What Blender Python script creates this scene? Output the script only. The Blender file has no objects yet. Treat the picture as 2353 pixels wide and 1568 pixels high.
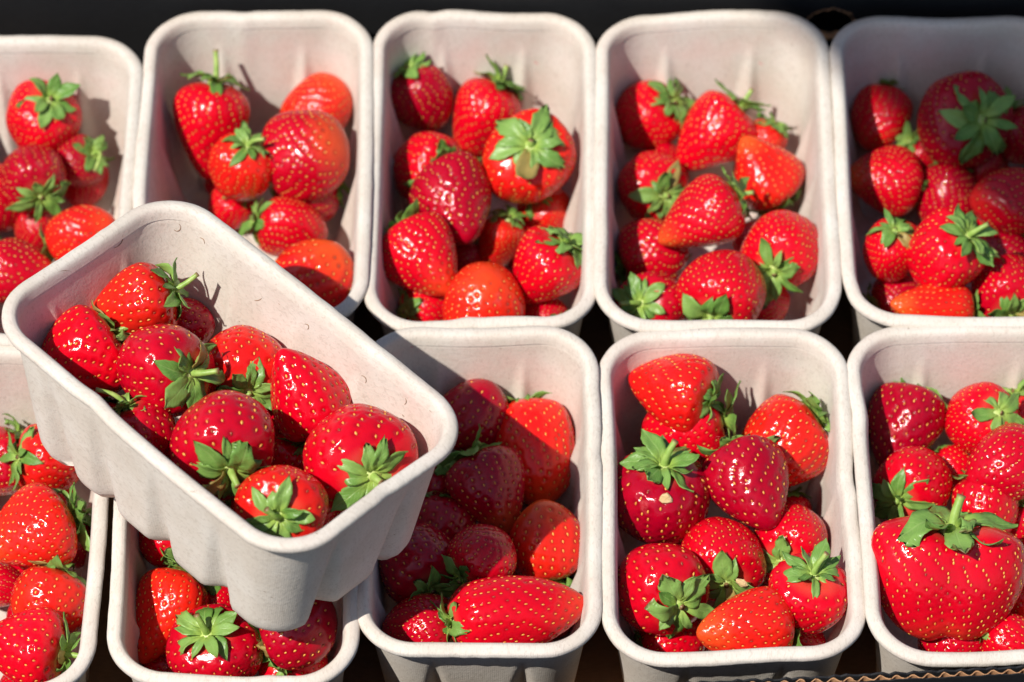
import bpy, math, random
import numpy as np
from mathutils import Matrix, Vector

SC = bpy.context.scene
# ------------------------------------------------------------------ camera
IW, IH, FPX = 2353.0, 1568.0, 8500.0          # photograph measured at this size
PITCH = math.radians(53.0)
RIM_Z = 0.085
FW = np.array([0, math.cos(PITCH), -math.sin(PITCH)])
UP = np.array([0, math.sin(PITCH), math.cos(PITCH)])
RT = np.array([1.0, 0, 0])
CAM = np.array([0, 0, RIM_Z]) - FPX / 4680.0 * FW
cd = bpy.data.cameras.new('camera')
cam = bpy.data.objects.new('camera', cd)
SC.collection.objects.link(cam)
cam.location = CAM
cam.rotation_euler = (math.pi / 2 - PITCH, 0, 0)
cd.sensor_width = 36.0
cd.lens = 36.0 * FPX / IW
cd.clip_start = 0.05
cd.clip_end = 50.0
cd.dof.use_dof = True
cd.dof.focus_distance = 1.73
cd.dof.aperture_fstop = 7.5
SC.camera = cam

# ------------------------------------------------------------------ light
SUN = Vector((-0.50, -0.40, 1.0)).normalized()
world = bpy.data.worlds.new('World')
SC.world = world
world.use_nodes = True
wn = world.node_tree
bg = wn.nodes['Background']
sky = wn.nodes.new('ShaderNodeTexSky')
sky.sky_type = 'NISHITA'
sky.sun_disc = False
sky.sun_elevation = math.asin(SUN.z)
sky.sun_rotation = math.atan2(SUN.x, SUN.y)
sky.air_density = 1.0
sky.dust_density = 1.2
sky.ozone_density = 0.6
wn.links.new(sky.outputs[0], bg.inputs[0])
bg.inputs[1].default_value = 0.092
sl = bpy.data.lights.new('sun', 'SUN')
sl.energy = 5.0
sl.angle = math.radians(0.55)
sl.color = (1.0, 0.95, 0.88)
so = bpy.data.objects.new('sun', sl)
SC.collection.objects.link(so)
so.rotation_euler = SUN.to_track_quat('Z', 'Y').to_euler()
so.location = (-1.5, -1.0, 3.0)
SC.view_settings.view_transform = 'Standard'
SC.view_settings.look = 'None'
SC.view_settings.exposure = 0.10
SC.view_settings.gamma = 1.0
SC.view_settings.use_curve_mapping = False
SC.cycles.max_bounces = 10
SC.cycles.diffuse_bounces = 5
SC.cycles.glossy_bounces = 4
SC.cycles.use_denoising = True
SC.cycles.sample_clamp_indirect = 6.0

# ------------------------------------------------------------------ helpers
COL = SC.collection


def ray(u, v):
    d = FW * FPX + RT * (u - IW / 2) + UP * (IH / 2 - v)
    return d / np.linalg.norm(d)


def at_z(u, v, z):
    d = ray(u, v)
    return CAM + d * ((z - CAM[2]) / d[2])


def at_y(u, v, y):
    d = ray(u, v)
    return CAM + d * ((y - CAM[1]) / d[1])


def mesh_obj(name, verts, faces, mat, parent=None, smooth=True, attrs=None, uv=None):
    me = bpy.data.meshes.new(name)
    me.from_pydata([tuple(p) for p in verts], [], [tuple(f) for f in faces])
    finish(me, mat, smooth, attrs, uv)
    return link(name, me, parent)


def finish(me, mat, smooth=True, attrs=None, uv=None):
    me.materials.append(mat)
    if smooth:
        me.polygons.foreach_set('use_smooth', [True] * len(me.polygons))
    for k, a in (attrs or {}).items():
        at = me.attributes.new(k, 'FLOAT', 'POINT')
        at.data.foreach_set('value', np.asarray(a, dtype=np.float32))
    if uv is not None:
        lay = me.uv_layers.new(name='UVMap')
        li = np.empty(len(me.loops), dtype=np.int32)
        me.loops.foreach_get('vertex_index', li)
        lay.data.foreach_set('uv', np.asarray(uv, dtype=np.float32)[li].ravel())
    me.update()


def link(name, me, parent=None):
    o = bpy.data.objects.new(name, me)
    COL.objects.link(o)
    if parent is not None:
        o.parent = parent
    return o


def empty(name, label, cat, group=None):
    o = bpy.data.objects.new(name, None)
    o.empty_display_size = 0.01
    COL.objects.link(o)
    o['label'] = label
    o['category'] = cat
    if group:
        o['group'] = group
    return o


class NT:
    """tiny node helper"""
    def __init__(self, name):
        self.m = bpy.data.materials.new(name)
        self.m.use_nodes = True
        self.t = self.m.node_tree
        self.b = self.t.nodes['Principled BSDF']
        self.out = self.t.nodes['Material Output']

    def n(self, typ, **kw):
        x = self.t.nodes.new('ShaderNode' + typ)
        for k, v in kw.items():
            setattr(x, k, v)
        return x

    def put(self, sock, v):
        if hasattr(v, 'links') or hasattr(v, 'is_linked'):
            self.t.links.new(v, sock)
        else:
            sock.default_value = v

    def math(self, op, a, b=0.0, c=None, clamp=False):
        x = self.n('Math', operation=op, use_clamp=clamp)
        self.put(x.inputs[0], a)
        self.put(x.inputs[1], b)
        if c is not None:
            self.put(x.inputs[2], c)
        return x.outputs[0]

    def ramp(self, v, lo, hi, a=0.0, b=1.0):
        x = self.n('MapRange', interpolation_type='SMOOTHSTEP')
        self.put(x.inputs[0], v)
        for i, k in ((1, lo), (2, hi), (3, a), (4, b)):
            self.put(x.inputs[i], k)
        return x.outputs[0]

    def mix(self, fac, a, b, mode='MIX'):
        x = self.n('Mix', data_type='RGBA', blend_type=mode)
        self.put(x.inputs[0], fac)
        self.put(x.inputs[6], a if not isinstance(a, tuple) else (*a, 1))
        self.put(x.inputs[7], b if not isinstance(b, tuple) else (*b, 1))
        return x.outputs[2]

    def noise(self, vec, scale, detail=3, rough=0.5):
        x = self.n('TexNoise')
        if vec is not None:
            self.put(x.inputs['Vector'], vec)
        x.inputs['Scale'].default_value = scale
        x.inputs['Detail'].default_value = detail
        x.inputs['Roughness'].default_value = rough
        return x.outputs['Fac']

    def attr(self, name, kind='GEOMETRY'):
        return self.n('Attribute', attribute_name=name, attribute_type=kind).outputs['Fac']

    def bump(self, h, strength, dist, normal=None):
        x = self.n('Bump')
        x.inputs['Strength'].default_value = strength
        x.inputs['Distance'].default_value = dist
        self.put(x.inputs['Height'], h)
        if normal is not None:
            self.put(x.inputs['Normal'], normal)
        return x.outputs[0]

    def set(self, **kw):
        for k, v in kw.items():
            s = self.b.inputs[k.replace('_', ' ')]
            self.put(s, (*v, 1) if isinstance(v, tuple) and len(v) == 3 and s.type == 'RGBA' else v)
        return self.m


# ------------------------------------------------------------------ materials
def mat_pulp():
    N = NT('moulded_pulp')
    tc = N.n('TexCoord')
    ob = tc.outputs['Object']
    oi = N.n('ObjectInfo')
    blotch = N.noise(ob, 34, 4, 0.6)
    fib = N.n('TexNoise')
    mp = N.n('Mapping')
    N.put(mp.inputs['Vector'], ob)
    mp.inputs['Scale'].default_value = (1.0, 0.35, 0.6)
    N.put(fib.inputs['Vector'], mp.outputs[0])
    fib.inputs['Scale'].default_value = 900
    fib.inputs['Detail'].default_value = 4
    fib.inputs['Distortion'].default_value = 1.2
    col = N.mix(N.ramp(blotch, 0.35, 0.7), (0.590, 0.530, 0.455), (0.650, 0.602, 0.535))
    col = N.mix(N.math('MULTIPLY', N.ramp(fib.outputs['Fac'], 0.48, 0.70), 0.34), col, (0.36, 0.30, 0.24))
    # stray dark fibres and flecks in the pulp
    vor = N.n('TexVoronoi', feature='F1')
    mp2 = N.n('Mapping')
    N.put(mp2.inputs['Vector'], ob)
    mp2.inputs['Scale'].default_value = (1, 0.5, 1)
    N.put(vor.inputs['Vector'], mp2.outputs[0])
    vor.inputs['Scale'].default_value = 120
    fleck = N.math('MULTIPLY', N.math('LESS_THAN', vor.outputs['Distance'], 0.055),
                   N.ramp(N.noise(ob, 60, 1), 0.52, 0.56))
    col = N.mix(N.math('MULTIPLY', fleck, 0.6), col, (0.23, 0.15, 0.09))
    # faint juice tint and stains left by the fruit, irregular, inside only
    ins = N.attr('inside')
    juice = N.math('MULTIPLY', N.ramp(N.noise(ob, 26, 3, 0.6), 0.42, 0.70), ins)
    col = N.mix(N.math('MULTIPLY', juice, 0.20), col, (0.72, 0.36, 0.33))
    st = N.math('MULTIPLY', N.ramp(N.noise(ob, 95, 4, 0.65), 0.715, 0.745), ins)
    col = N.mix(N.math('MULTIPLY', st, 0.55), col, (0.66, 0.10, 0.11))
    # screen-mould weave on the outer side
    uvn = N.n('UVMap')
    sep = N.n('SeparateXYZ')
    N.put(sep.inputs[0], uvn.outputs[0])
    w1 = N.math('SINE', N.math('MULTIPLY', sep.outputs[0], 2 * math.pi / 0.0010))
    w2 = N.math('SINE', N.math('MULTIPLY', sep.outputs[1], 2 * math.pi / 0.0010))
    weave = N.math('MULTIPLY', N.math('ADD', w1, w2), N.math('SUBTRACT', 1.0, ins))
    h = N.math('ADD', N.math('MULTIPLY', fib.outputs['Fac'], 0.6), N.noise(ob, 420, 3, 0.6))
    nrm = N.bump(h, 0.32, 0.0006)
    nrm = N.bump(weave, 0.10, 0.00018, nrm)
    return N.set(Base_Color=col, Roughness=0.88, Normal=nrm, Specular_IOR_Level=0.25)


def mat_flesh():
    N = NT('strawberry_skin')
    oi = N.n('ObjectInfo')
    tc = N.n('TexCoord')
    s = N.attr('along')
    pit = N.attr('pit')
    base = oi.outputs['Color']
    nz = N.n('TexNoise', noise_dimensions='4D')
    N.put(nz.inputs['Vector'], tc.outputs['Object'])
    N.put(nz.inputs['W'], N.math('MULTIPLY', oi.outputs['Random'], 40.0))
    nz.inputs['Scale'].default_value = 2.6
    nz.inputs['Detail'].default_value = 3
    patch = nz.outputs['Fac']
    col = N.mix(N.ramp(patch, 0.35, 0.72), base, N.mix(1.0, base, (1.12, 1.9, 1.05), 'MULTIPLY'))
    # pale unripe tip and pale shoulder, more on some berries than on others
    tip = N.math('MULTIPLY', N.ramp(N.math('ADD', s, N.math('MULTIPLY', patch, 0.35)), 0.86, 1.22),
                 oi.outputs['Alpha'])
    col = N.mix(tip, col, (0.80, 0.16, 0.02))
    sho = N.math('MULTIPLY', N.ramp(s, 0.07, 0.01), 0.25)
    col = N.mix(sho, col, (0.72, 0.20, 0.10))
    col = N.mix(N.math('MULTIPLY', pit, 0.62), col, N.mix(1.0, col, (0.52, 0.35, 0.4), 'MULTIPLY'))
    # dry bruise or scuff marks
    sc = N.n('TexNoise', noise_dimensions='4D')
    N.put(sc.inputs['Vector'], tc.outputs['Object'])
    N.put(sc.inputs['W'], N.math('MULTIPLY', oi.outputs['Random'], 17.0))
    sc.inputs['Scale'].default_value = 3.2
    sc.inputs['Detail'].default_value = 5
    scuff = N.ramp(sc.outputs['Fac'], 0.66, 0.74)
    col = N.mix(N.math('MULTIPLY', scuff, 0.32), col, (0.55, 0.12, 0.11))
    fine = N.noise(tc.outputs['Object'], 16, 4, 0.6)
    vfine = N.noise(tc.outputs['Object'], 70, 2, 0.5)
    nrm = N.bump(N.math('ADD', fine, N.math('MULTIPLY', vfine, 0.35)), 0.5, 0.0004)
    rough = N.ramp(patch, 0.3, 0.7, 0.09, 0.17)
    rough = N.math('ADD', rough, N.math('MULTIPLY', scuff, 0.25))
    N.set(Base_Color=col, Roughness=rough, Normal=nrm, Specular_IOR_Level=0.40)
    N.b.subsurface_method = 'RANDOM_WALK'
    N.set(Subsurface_Weight=0.22, Subsurface_Scale=0.0035, Sheen_Weight=0.0, Sheen_Roughness=0.4)
    N.b.inputs['Subsurface Radius'].default_value = (1.0, 0.22, 0.12)
    N.b.inputs['Sheen Tint'].default_value = (1.0, 0.75, 0.7, 1)
    return N.m


def mat_seed():
    N = NT('achene')
    gi = N.n('NewGeometry')
    c = N.mix(gi.outputs['Random Per Island'], (0.58, 0.17, 0.020), (0.80, 0.40, 0.07))
    c = N.mix(N.math('LESS_THAN', gi.outputs['Random Per Island'], 0.12), c, (0.30, 0.05, 0.02))
    return N.set(Base_Color=c, Roughness=0.3, Specular_IOR_Level=0.5)


def mat_leaf():
    N = NT('sepal_green')
    uvn = N.n('UVMap')
    sep = N.n('SeparateXYZ')
    N.put(sep.inputs[0], uvn.outputs[0])
    t, x = sep.outputs[0], sep.outputs[1]
    oi = N.n('ObjectInfo')
    tc = N.n('TexCoord')
    r = oi.outputs['Random']
    col = N.mix(r, (0.125, 0.275, 0.045), (0.270, 0.445, 0.105))
    col = N.mix(N.math('MULTIPLY', N.ramp(t, 0.42, 0.0), 0.75), col, (0.42, 0.56, 0.10))
    ax = N.math('ABSOLUTE', x)
    mid = N.ramp(ax, 0.10, 0.02)
    side = N.math('SINE', N.math('MULTIPLY', N.math('SUBTRACT', t, N.math('MULTIPLY', ax, 0.30)), 58.0))
    vein = N.math('MAXIMUM', N.math('MULTIPLY', mid, 0.5), N.math('MULTIPLY', N.ramp(side, 0.78, 1.0), 0.3))
    col = N.mix(vein, col, (0.30, 0.44, 0.13))
    tipb = N.math('MULTIPLY', N.ramp(t, 0.90, 1.0), N.math('GREATER_THAN', r, 0.72))
    col = N.mix(N.math('MULTIPLY', tipb, 0.8), col, (0.16, 0.09, 0.04))
    dry = N.math('GREATER_THAN', r, 0.975)
    col = N.mix(N.math('MULTIPLY', dry, 0.75), col, (0.42, 0.24, 0.08))
    bl = N.noise(tc.outputs['Object'], 180, 3)
    col = N.mix(N.math('MULTIPLY', N.ramp(bl, 0.5, 0.8), 0.35), col, (0.05, 0.13, 0.03))
    nrm = N.bump(N.math('SUBTRACT', N.noise(tc.outputs['Object'], 900, 3), N.math('MULTIPLY', vein, 0.8)), 0.5, 0.0004)
    N.set(Base_Color=col, Roughness=0.36, Normal=nrm, Specular_IOR_Level=0.45)
    tr = N.n('BsdfTranslucent')
    N.put(tr.inputs[0], N.mix(1.0, col, (1.5, 1.6, 0.6), 'MULTIPLY'))
    mx = N.n('MixShader')
    mx.inputs[0].default_value = 0.20
    N.t.links.new(N.b.outputs[0], mx.inputs[1])
    N.t.links.new(tr.outputs[0], mx.inputs[2])
    N.t.links.new(mx.outputs[0], N.out.inputs[0])
    return N.m


def mat_stem(name, a, b):
    N = NT(name)
    tc = N.n('TexCoord')
    c = N.mix(N.ramp(N.noise(tc.outputs['Object'], 160, 3), 0.3, 0.7), a, b)
    e = N.attr('cut')
    c = N.mix(e, c, (0.22, 0.13, 0.05))
    nrm = N.bump(N.noise(tc.outputs['Object'], 1100, 2), 0.4, 0.0004)
    return N.set(Base_Color=c, Roughness=0.45, Normal=nrm)


def mat_board(name, a, b, rough, bumps=0.2):
    N = NT(name)
    tc = N.n('TexCoord')
    mp = N.n('Mapping')
    N.put(mp.inputs['Vector'], tc.outputs['Object'])
    mp.inputs['Scale'].default_value = (0.25, 1, 1)
    f = N.noise(mp.outputs[0], 900, 4, 0.6)
    big = N.noise(tc.outputs['Object'], 14, 4, 0.6)
    c = N.mix(N.ramp(N.math('ADD', N.math('MULTIPLY', f, 0.5), N.math('MULTIPLY', big, 0.5)), 0.35, 0.65), a, b)
    nrm = N.bump(f, bumps, 0.0005)
    return N.set(Base_Color=c, Roughness=rough, Normal=nrm, Specular_IOR_Level=0.3)


PULP = mat_pulp()
FLESH = mat_flesh()
SEED = mat_seed()
LEAF = mat_leaf()
STEM = mat_stem('stalk_green', (0.22, 0.36, 0.06), (0.38, 0.50, 0.13))
HUB = mat_stem('calyx_centre', (0.36, 0.48, 0.09), (0.52, 0.60, 0.22))
BLACK = mat_board('black_printed_card', (0.011, 0.011, 0.012), (0.017, 0.017, 0.018), 0.62)
KRAFT = mat_board('brown_kraft_card', (0.38, 0.195, 0.095), (0.46, 0.255, 0.130), 0.85)

# ------------------------------------------------------------------ punnets
PH = 0.085
TAPX, TAPY, RIMW = 0.0080, 0.0130, 0.0066


def punnet_mesh(seed, w, l, h, held=False):
    """pressed-pulp punnet: fluted tapered bowl and a rolled rim, as two meshes"""
    rnd = np.random.default_rng(seed)
    NP = 264
    rimw = RIMW
    R = 0.029
    iw, il = w / 2 - rimw, l / 2 - rimw           # inner mouth half sizes
    ri = R - rimw

    def outline(hw, hl, r):
        # points evenly spaced along a rounded rectangle + outward normals
        hw = max(hw, r + 1e-4)
        hl = max(hl, r + 1e-4)
        segs = []
        sx, sy = hw - r, hl - r
        pts, nrm, tag = [], [], []
        quarter = NP // 4
        # each quarter: from middle of +x side to the middle of +y side, mirrored
        na, nc, nb = int(quarter * 0.48), int(quarter * 0.24), 0
        nb = quarter - na - nc
        for q in range(4):
            seq = []
            for k in range(na):
                seq.append((hw, sy * k / na, 1, 0))
            for k in range(nc):
                a = math.pi / 2 * k / nc
                seq.append((sx + r * math.cos(a), sy + r * math.sin(a), math.cos(a), math.sin(a)))
            for k in range(nb):
                seq.append((sx * (1 - k / nb), hl, 0, 1))
            if q == 0:
                S = seq
            elif q == 1:
                S = [(-x, y, -nx, ny) for x, y, nx, ny in ([(0, hl, 0, 1)] + seq[:0:-1])]
            elif q == 2:
                S = [(-x, -y, -nx, -ny) for x, y, nx, ny in seq]
            else:
                S = [(x, -y, nx, -ny) for x, y, nx, ny in ([(0, hl, 0, 1)] + seq[:0:-1])]
            for x, y, nx, ny in S:
                pts.append((x, y))
                nrm.append((nx, ny))
        return np.array(pts), np.array(nrm)

    ref, refn = outline(iw, il, ri)
    per = np.r_[0, np.cumsum(np.linalg.norm(np.diff(ref, axis=0), axis=1))]
    # flutes: (side axis, position along the side)
    fl = []
    for sy in (1, -1):
        for p in (-0.235, 0.235):
            fl.append(('y', sy, p * 2 * iw * 0.9))
    for sx in (1, -1):
        for p in (-0.30, -0.06, 0.18, 0.36):
            fl.append(('x', sx, p * 2 * il * 0.92 * sx * -1))

    def flute(z):
        k = np.clip(1 - z / (h * 0.80), 0, 1)
        d = np.zeros(NP)
        if k <= 0:
            return d
        for ax, sg, p in fl:
            c = ref[:, 0] if ax == 'y' else ref[:, 1]
            on = (refn[:, 1] * sg > 0.9) if ax == 'y' else (refn[:, 0] * sg > 0.9)
            wd = 0.0012 + 0.0056 * k
            g = np.clip(1 - np.abs(c - p) / (wd * 1.9), 0, 1)
            d += on * ((0.0105 if ax == 'y' else 0.0080) * k ** 1.05) * (g * g * (3 - 2 * g))
        return d

    # rim waviness and out-of-true walls
    ph = rnd.uniform(0, 6.28, 8)
    ang = np.arctan2(ref[:, 1] / il, ref[:, 0] / iw)
    wob = (np.sin(ang * 2 + ph[0]) * 0.0007 + np.sin(ang * 3 + ph[1]) * 0.0006 + np.sin(ang * 5 + ph[2]) * 0.00025)
    wz = (np.sin(ang * 2 + ph[3]) * 0.0010 + np.sin(ang * 3 + ph[4]) * 0.0007 + np.sin(ang * 6 + ph[6]) * 0.0002)
    # one or two little dents
    for _ in range(3):
        k = rnd.integers(0, NP)
        dd = np.abs((np.arange(NP) - k + NP / 2) % NP - NP / 2)
        wob -= rnd.uniform(0.0003, 0.0012) * np.exp(-(dd / rnd.uniform(2, 5)) ** 2)
        wz += rnd.uniform(-0.0012, 0.0006) * np.exp(-(dd / rnd.uniform(2, 5)) ** 2)

    def inner_ring(z):
        t = 1 - z / h
        e_ = 0.004 * np.clip((0.10 - z / h) / 0.10, 0, 1) ** 2
        p, n = outline(iw - TAPX * t - e_, il - TAPY * t - e_, max(ri - 0.004 * t, 0.008))
        off = -flute(z) + wob * (z / h)
        return p + n * off[:, None]

    T = 0.0019
    NZ = 20
    zs = [h * (k / NZ) for k in range(NZ + 1)]
    V, F, INS, UV = [], [], [], []

    def ring(p, z, ins, vv):
        i0 = len(V)
        for (x, y), zz, u in zip(p, np.broadcast_to(z, NP), per):
            V.append((x, y, zz))
            INS.append(ins)
            UV.append((u, vv))
        return i0

    def band(a, b):
        for k in range(NP):
            k2 = (k + 1) % NP
            F.append((a + k, a + k2, b + k2, b + k))

    # outer wall from just under the rim down, the base, then nothing joined to inside except at the top
    rows = []
    for z in reversed(zs):
        if z > h - 0.002:
            continue
        p = inner_ring(z)
        q = p / np.linalg.norm(p, axis=1)[:, None]
        rows.append(ring(p + refn * T, z + wz * (z / h) ** 2, 0.0, z))
    # scalloped foot: flutes cut up from below
    for a, b in zip(rows[:-1], rows[1:]):
        band(b, a)
    # base (outer) as shrinking rings
    lastp = inner_ring(0.0) + refn * T
    prev = rows[-1]
    for s_, zz in ((0.93, 0.0006), (0.86, 0.003), (0.5, 0.0035), (0.02, 0.0035)):
        r_ = ring(lastp * s_, zz, 0.0, -0.01)
        band(r_, prev)
        prev = r_
    F.append([prev + k for k in range(NP)][::-1])
    # inner wall
    irows = []
    for z in zs:
        irows.append(ring(inner_ring(z), z + T * np.clip(1 - z / (0.2 * h), 0, 1) + wz * (z / h) ** 2 - (0.0042 if z == h else 0), 1.0, z))
    for a, b in zip(irows[:-1], irows[1:]):
        band(b, a)
    ip = inner_ring(0.0)
    prev = irows[0]
    for s_, zz in ((0.93, 0.0026), (0.86, 0.005), (0.5, 0.0055), (0.02, 0.0055)):
        r_ = ring(ip * s_, zz, 1.0, -0.01)
        band(prev, r_)
        prev = r_
    F.append([prev + k for k in range(NP)])
    bowl = (V, F, INS, UV)

    # rim: rolled flange
    V, F, INS, UV = [], [], [], []
    p0, n0 = outline(iw, il, ri)
    prof = [(-0.0014, -0.0064), (-0.0007, -0.0034), (0.0000, -0.0014), (0.0010, -0.0004), (0.0026, 0.0000), (0.0048, -0.0005), (0.0060, -0.0011),
            (0.0066, -0.0020), (0.0067, -0.0038), (0.0063, -0.0048), (0.0056, -0.0050), (0.0054, -0.0036), (0.0046, -0.0024),
            (0.0028, -0.0022), (0.0022, -0.0050)]
    rr = []
    lump = rnd.normal(0, 0.00004, (NP, 2))
    lump = (lump + np.roll(lump, 1, 0) + np.roll(lump, -1, 0))
    for j, (o_, dz) in enumerate(prof):
        pp, nn = p0, n0
        k = max(0.0, min(1.0, o_ / 0.0067))
        rr.append(ring(pp + nn * (o_ + wob + lump[:, 0] * k)[:, None], h + dz + wz + lump[:, 1] * k, 0.6 if j < 3 else 0.35, h + j * 0.001))
    for a, b in zip(rr[:-1], rr[1:]):
        band(a, b)
    return bowl, (V, F, INS, UV)


def Rxyz(yaw, tx, ty):
    return (Matrix.Rotation(tx, 3, 'X') @ Matrix.Rotation(ty, 3, 'Y') @ Matrix.Rotation(yaw, 3, 'Z'))


PUN = {}


def punnet(key, cx, cy, w, l, label, yaw=0.0, pose=None, seed=0, h=PH):
    root = empty('punnet', label, 'punnet', 'pulp punnets of strawberries')
    if pose is None:
        w, l = w + .0022, l + .0022
    (V, F, I, U), (V2, F2, I2, U2) = punnet_mesh(seed, w, l, h)
    mesh_obj('bowl', V, F, PULP, root, True, {'inside': I}, U)
    mesh_obj('rim', V2, F2, PULP, root, True, {'inside': I2}, U2)
    if pose is None:
        M = Matrix.Translation((cx, cy, 0.0008 + .0011 * (seed % 3))) @ Matrix.Rotation(yaw, 4, 'Z')
    else:
        R = Rxyz(*pose[3:])
        c = Vector(pose[:3]) - R @ Vector((0, 0, h))
        M = Matrix.Translation(c) @ R.to_4x4()
    root.matrix_world = M
    PUN[key] = dict(key=key, M=np.array(M), Mi=np.array(M.inverted()), w=w, l=l, h=h, root=root)
    return root


punnet('B1', -.2490, .0990, .1140, .2000, 'pulp punnet of leafy berries, end of the back row by the black wall', seed=1)
punnet('B2', -.1316, .1129, .1175, .2060, 'back row pulp punnet partly covered by the tilted punnet', seed=2, yaw=.004)
punnet('B3', -.0150, .1127, .1150, .2090, 'back row pulp punnet, second from the hole in the black wall', seed=3)
punnet('B4', .1035, .1114, .1210, .2080, 'sunlit back row pulp punnet beside the hole in the black wall', seed=4, yaw=-.006)
punnet('B5', .2262, .1106, .1215, .2020, 'shaded back row pulp punnet beside the hole in the black wall', seed=5, yaw=-.010)
punnet('F1', -.2520, -.1020, .1170, .2000, 'front row pulp punnet below the long lit wall of the tilted punnet', seed=6, yaw=-.01)
punnet('F2', -.1300, -.0990, .1160, .1960, 'front row pulp punnet under the lower corner of the tilted punnet', seed=7)
punnet('F3', -.0156, -.0875, .1140, .1890, 'front row pulp punnet half in the shadow of the tilted punnet', seed=8)
punnet('F4', .1033, -.0885, .1215, .1900, 'front row pulp punnet between the half shaded and the lobed giant\'s punnet', seed=9, yaw=.008)
punnet('F5', .2285, -.0870, .1275, .1930, 'front row pulp punnet holding the huge lobed strawberry', seed=10, yaw=.014)
punnet('H', 0, 0, .1238, .2083, 'tilted pulp punnet lying across the rims of the others', seed=11, h=.088,
       pose=(-.1297, -.0865, .1805, math.radians(46.2), math.radians(-5.5), math.radians(4.3)))

# ------------------------------------------------------------------ crate
crate = empty('cardboard_crate', 'black printed corrugated cardboard crate with brown inside floor and round wall hole', 'crate')


def box(name, lo, hi, mat, parent):
    x0, y0, z0 = lo
    x1, y1, z1 = hi
    v = [(x0, y0, z0), (x1, y0, z0), (x1, y1, z0), (x0, y1, z0), (x0, y0, z1), (x1, y0, z1), (x1, y1, z1), (x0, y1, z1)]
    f = [(0, 3, 2, 1), (4, 5, 6, 7), (0, 1, 5, 4), (1, 2, 6, 5), (2, 3, 7, 6), (3, 0, 4, 7)]
    return mesh_obj(name, v, f, mat, parent, smooth=False)


XL, XR, YB, YF = -.335, .335, .2235, -.2130
# back wall with a hand hole
hc = at_y(1907, 54, YB)
NHOLE = 40
hr = 0.0118
wall_top = .135
rnd = random.Random(5)


def back_wall():
    V, F = [], []
    q = 0.03
    x0, x1, z0, z1 = hc[0] - q, hc[0] + q, hc[2] - q, hc[2] + q
    sq, ci = [], []
    for k in range(NHOLE):
        a = 2 * math.pi * k / NHOLE
        c, s = math.cos(a), math.sin(a)
        m = max(abs(c), abs(s))
        sq.append((hc[0] + q * c / m, hc[2] + q * s / m))
        rr_ = hr * (1 + rnd.uniform(-.05, .05))
        ci.append((hc[0] + rr_ * 1.1 * c, hc[2] + rr_ * s))
    for y in (YB, YB + .0042):
        base = len(V)
        V.extend((x, y, z) for x, z in sq)
        V.extend((x, y, z) for x, z in ci)
        for k in range(NHOLE):
            k2 = (k + 1) % NHOLE
            f = (base + k, base + k2, base + NHOLE + k2, base + NHOLE + k)
            F.append(f if y > YB else f[::-1])
        # rest of the sheet in four rectangles
        for (a0, a1, b0, b1) in ((XL, x0, 0.0, wall_top), (x1, XR, 0.0, wall_top), (x0, x1, 0.0, z0), (x0, x1, z1, wall_top)):
            i = len(V)
            V.extend([(a0, y, b0), (a1, y, b0), (a1, y, b1), (a0, y, b1)])
            F.append((i, i + 1, i + 2, i + 3) if y == YB else (i + 3, i + 2, i + 1, i))
    return V, F, ci


V, F, ci = back_wall()
bw = mesh_obj('back_wall', V, F, BLACK, crate, smooth=False)
# torn brown edge of the hole
V, F = [], []
for j, (dy, sc) in enumerate(((-.0004, 1.06), (-.0006, 0.97), (.0021, .93), (.0046, 1.0))):
    for k, (x, z) in enumerate(ci):
        t = sc * (1 + (rnd.uniform(-.09, .05) if j in (1, 2) else 0))
        V.append((hc[0] + (x - hc[0]) * t, YB + dy, hc[2] + (z - hc[2]) * t))
for j in range(3):
    for k in range(NHOLE):
        k2 = (k + 1) % NHOLE
        if j == 0 and rnd.random() < .55:
            continue
        F.append((j * NHOLE + k, j * NHOLE + k2, (j + 1) * NHOLE + k2, (j + 1) * NHOLE + k))
mesh_obj('torn_edge', V, F, KRAFT, bw)
box('hole_dark_backing', (XL, YB + .020, 0.0), (XR, YB + .024, wall_top), BLACK, crate)  # black sheet added behind the hole so the opening reads dark
# front wall: two black liners with the brown flute between, slightly askew
pa = at_z(2353, 1529, .088)
pb = at_z(1540, 1569, .088)
dirv = np.array([pa[0] - pb[0], pa[1] - pb[1], 0])
dirv /= np.linalg.norm(dirv)
nv = np.array([-dirv[1], dirv[0], 0])        # towards the punnets
e0 = pb + dirv * (XL - pb[0]) / dirv[0]
e1 = pb + dirv * (XR - pb[0]) / dirv[0]


def sheet(name, off0, off1, top0, wav, mat, parent, n=240):
    V, F = [], []
    for k in range(n + 1):
        t = k / n
        c = e0 + (e1 - e0) * t
        s = np.linalg.norm(e1 - e0) * t
        a, b, zt = wav(s)
        for o_ in (off0 + a, off1 + a):
            for z in (0.0, .088 + top0 + zt):
                p = c + nv * o_
                V.append((p[0], p[1], z))
    for k in range(n):
        i = 4 * k
        F += [(i, i + 4, i + 5, i + 1), (i + 2, i + 3, i + 7, i + 6), (i + 1, i + 5, i + 7, i + 3)]
    return mesh_obj(name, V, F, mat, parent, smooth=False)


box('side_wall', (XL - .004, e0[1] - .004, 0.0), (XL, YB + .0045, .100), BLACK, crate)
box('side_wall', (XR, e1[1] - .004, 0.0), (XR + .004, YB + .0045, .100), BLACK, crate)
rw = random.Random(3)
jit = [rw.uniform(-.0006, .0004) for _ in range(400)]


def jz(s):
    i = int(s / .0025)
    return jit[i % 400]


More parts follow.
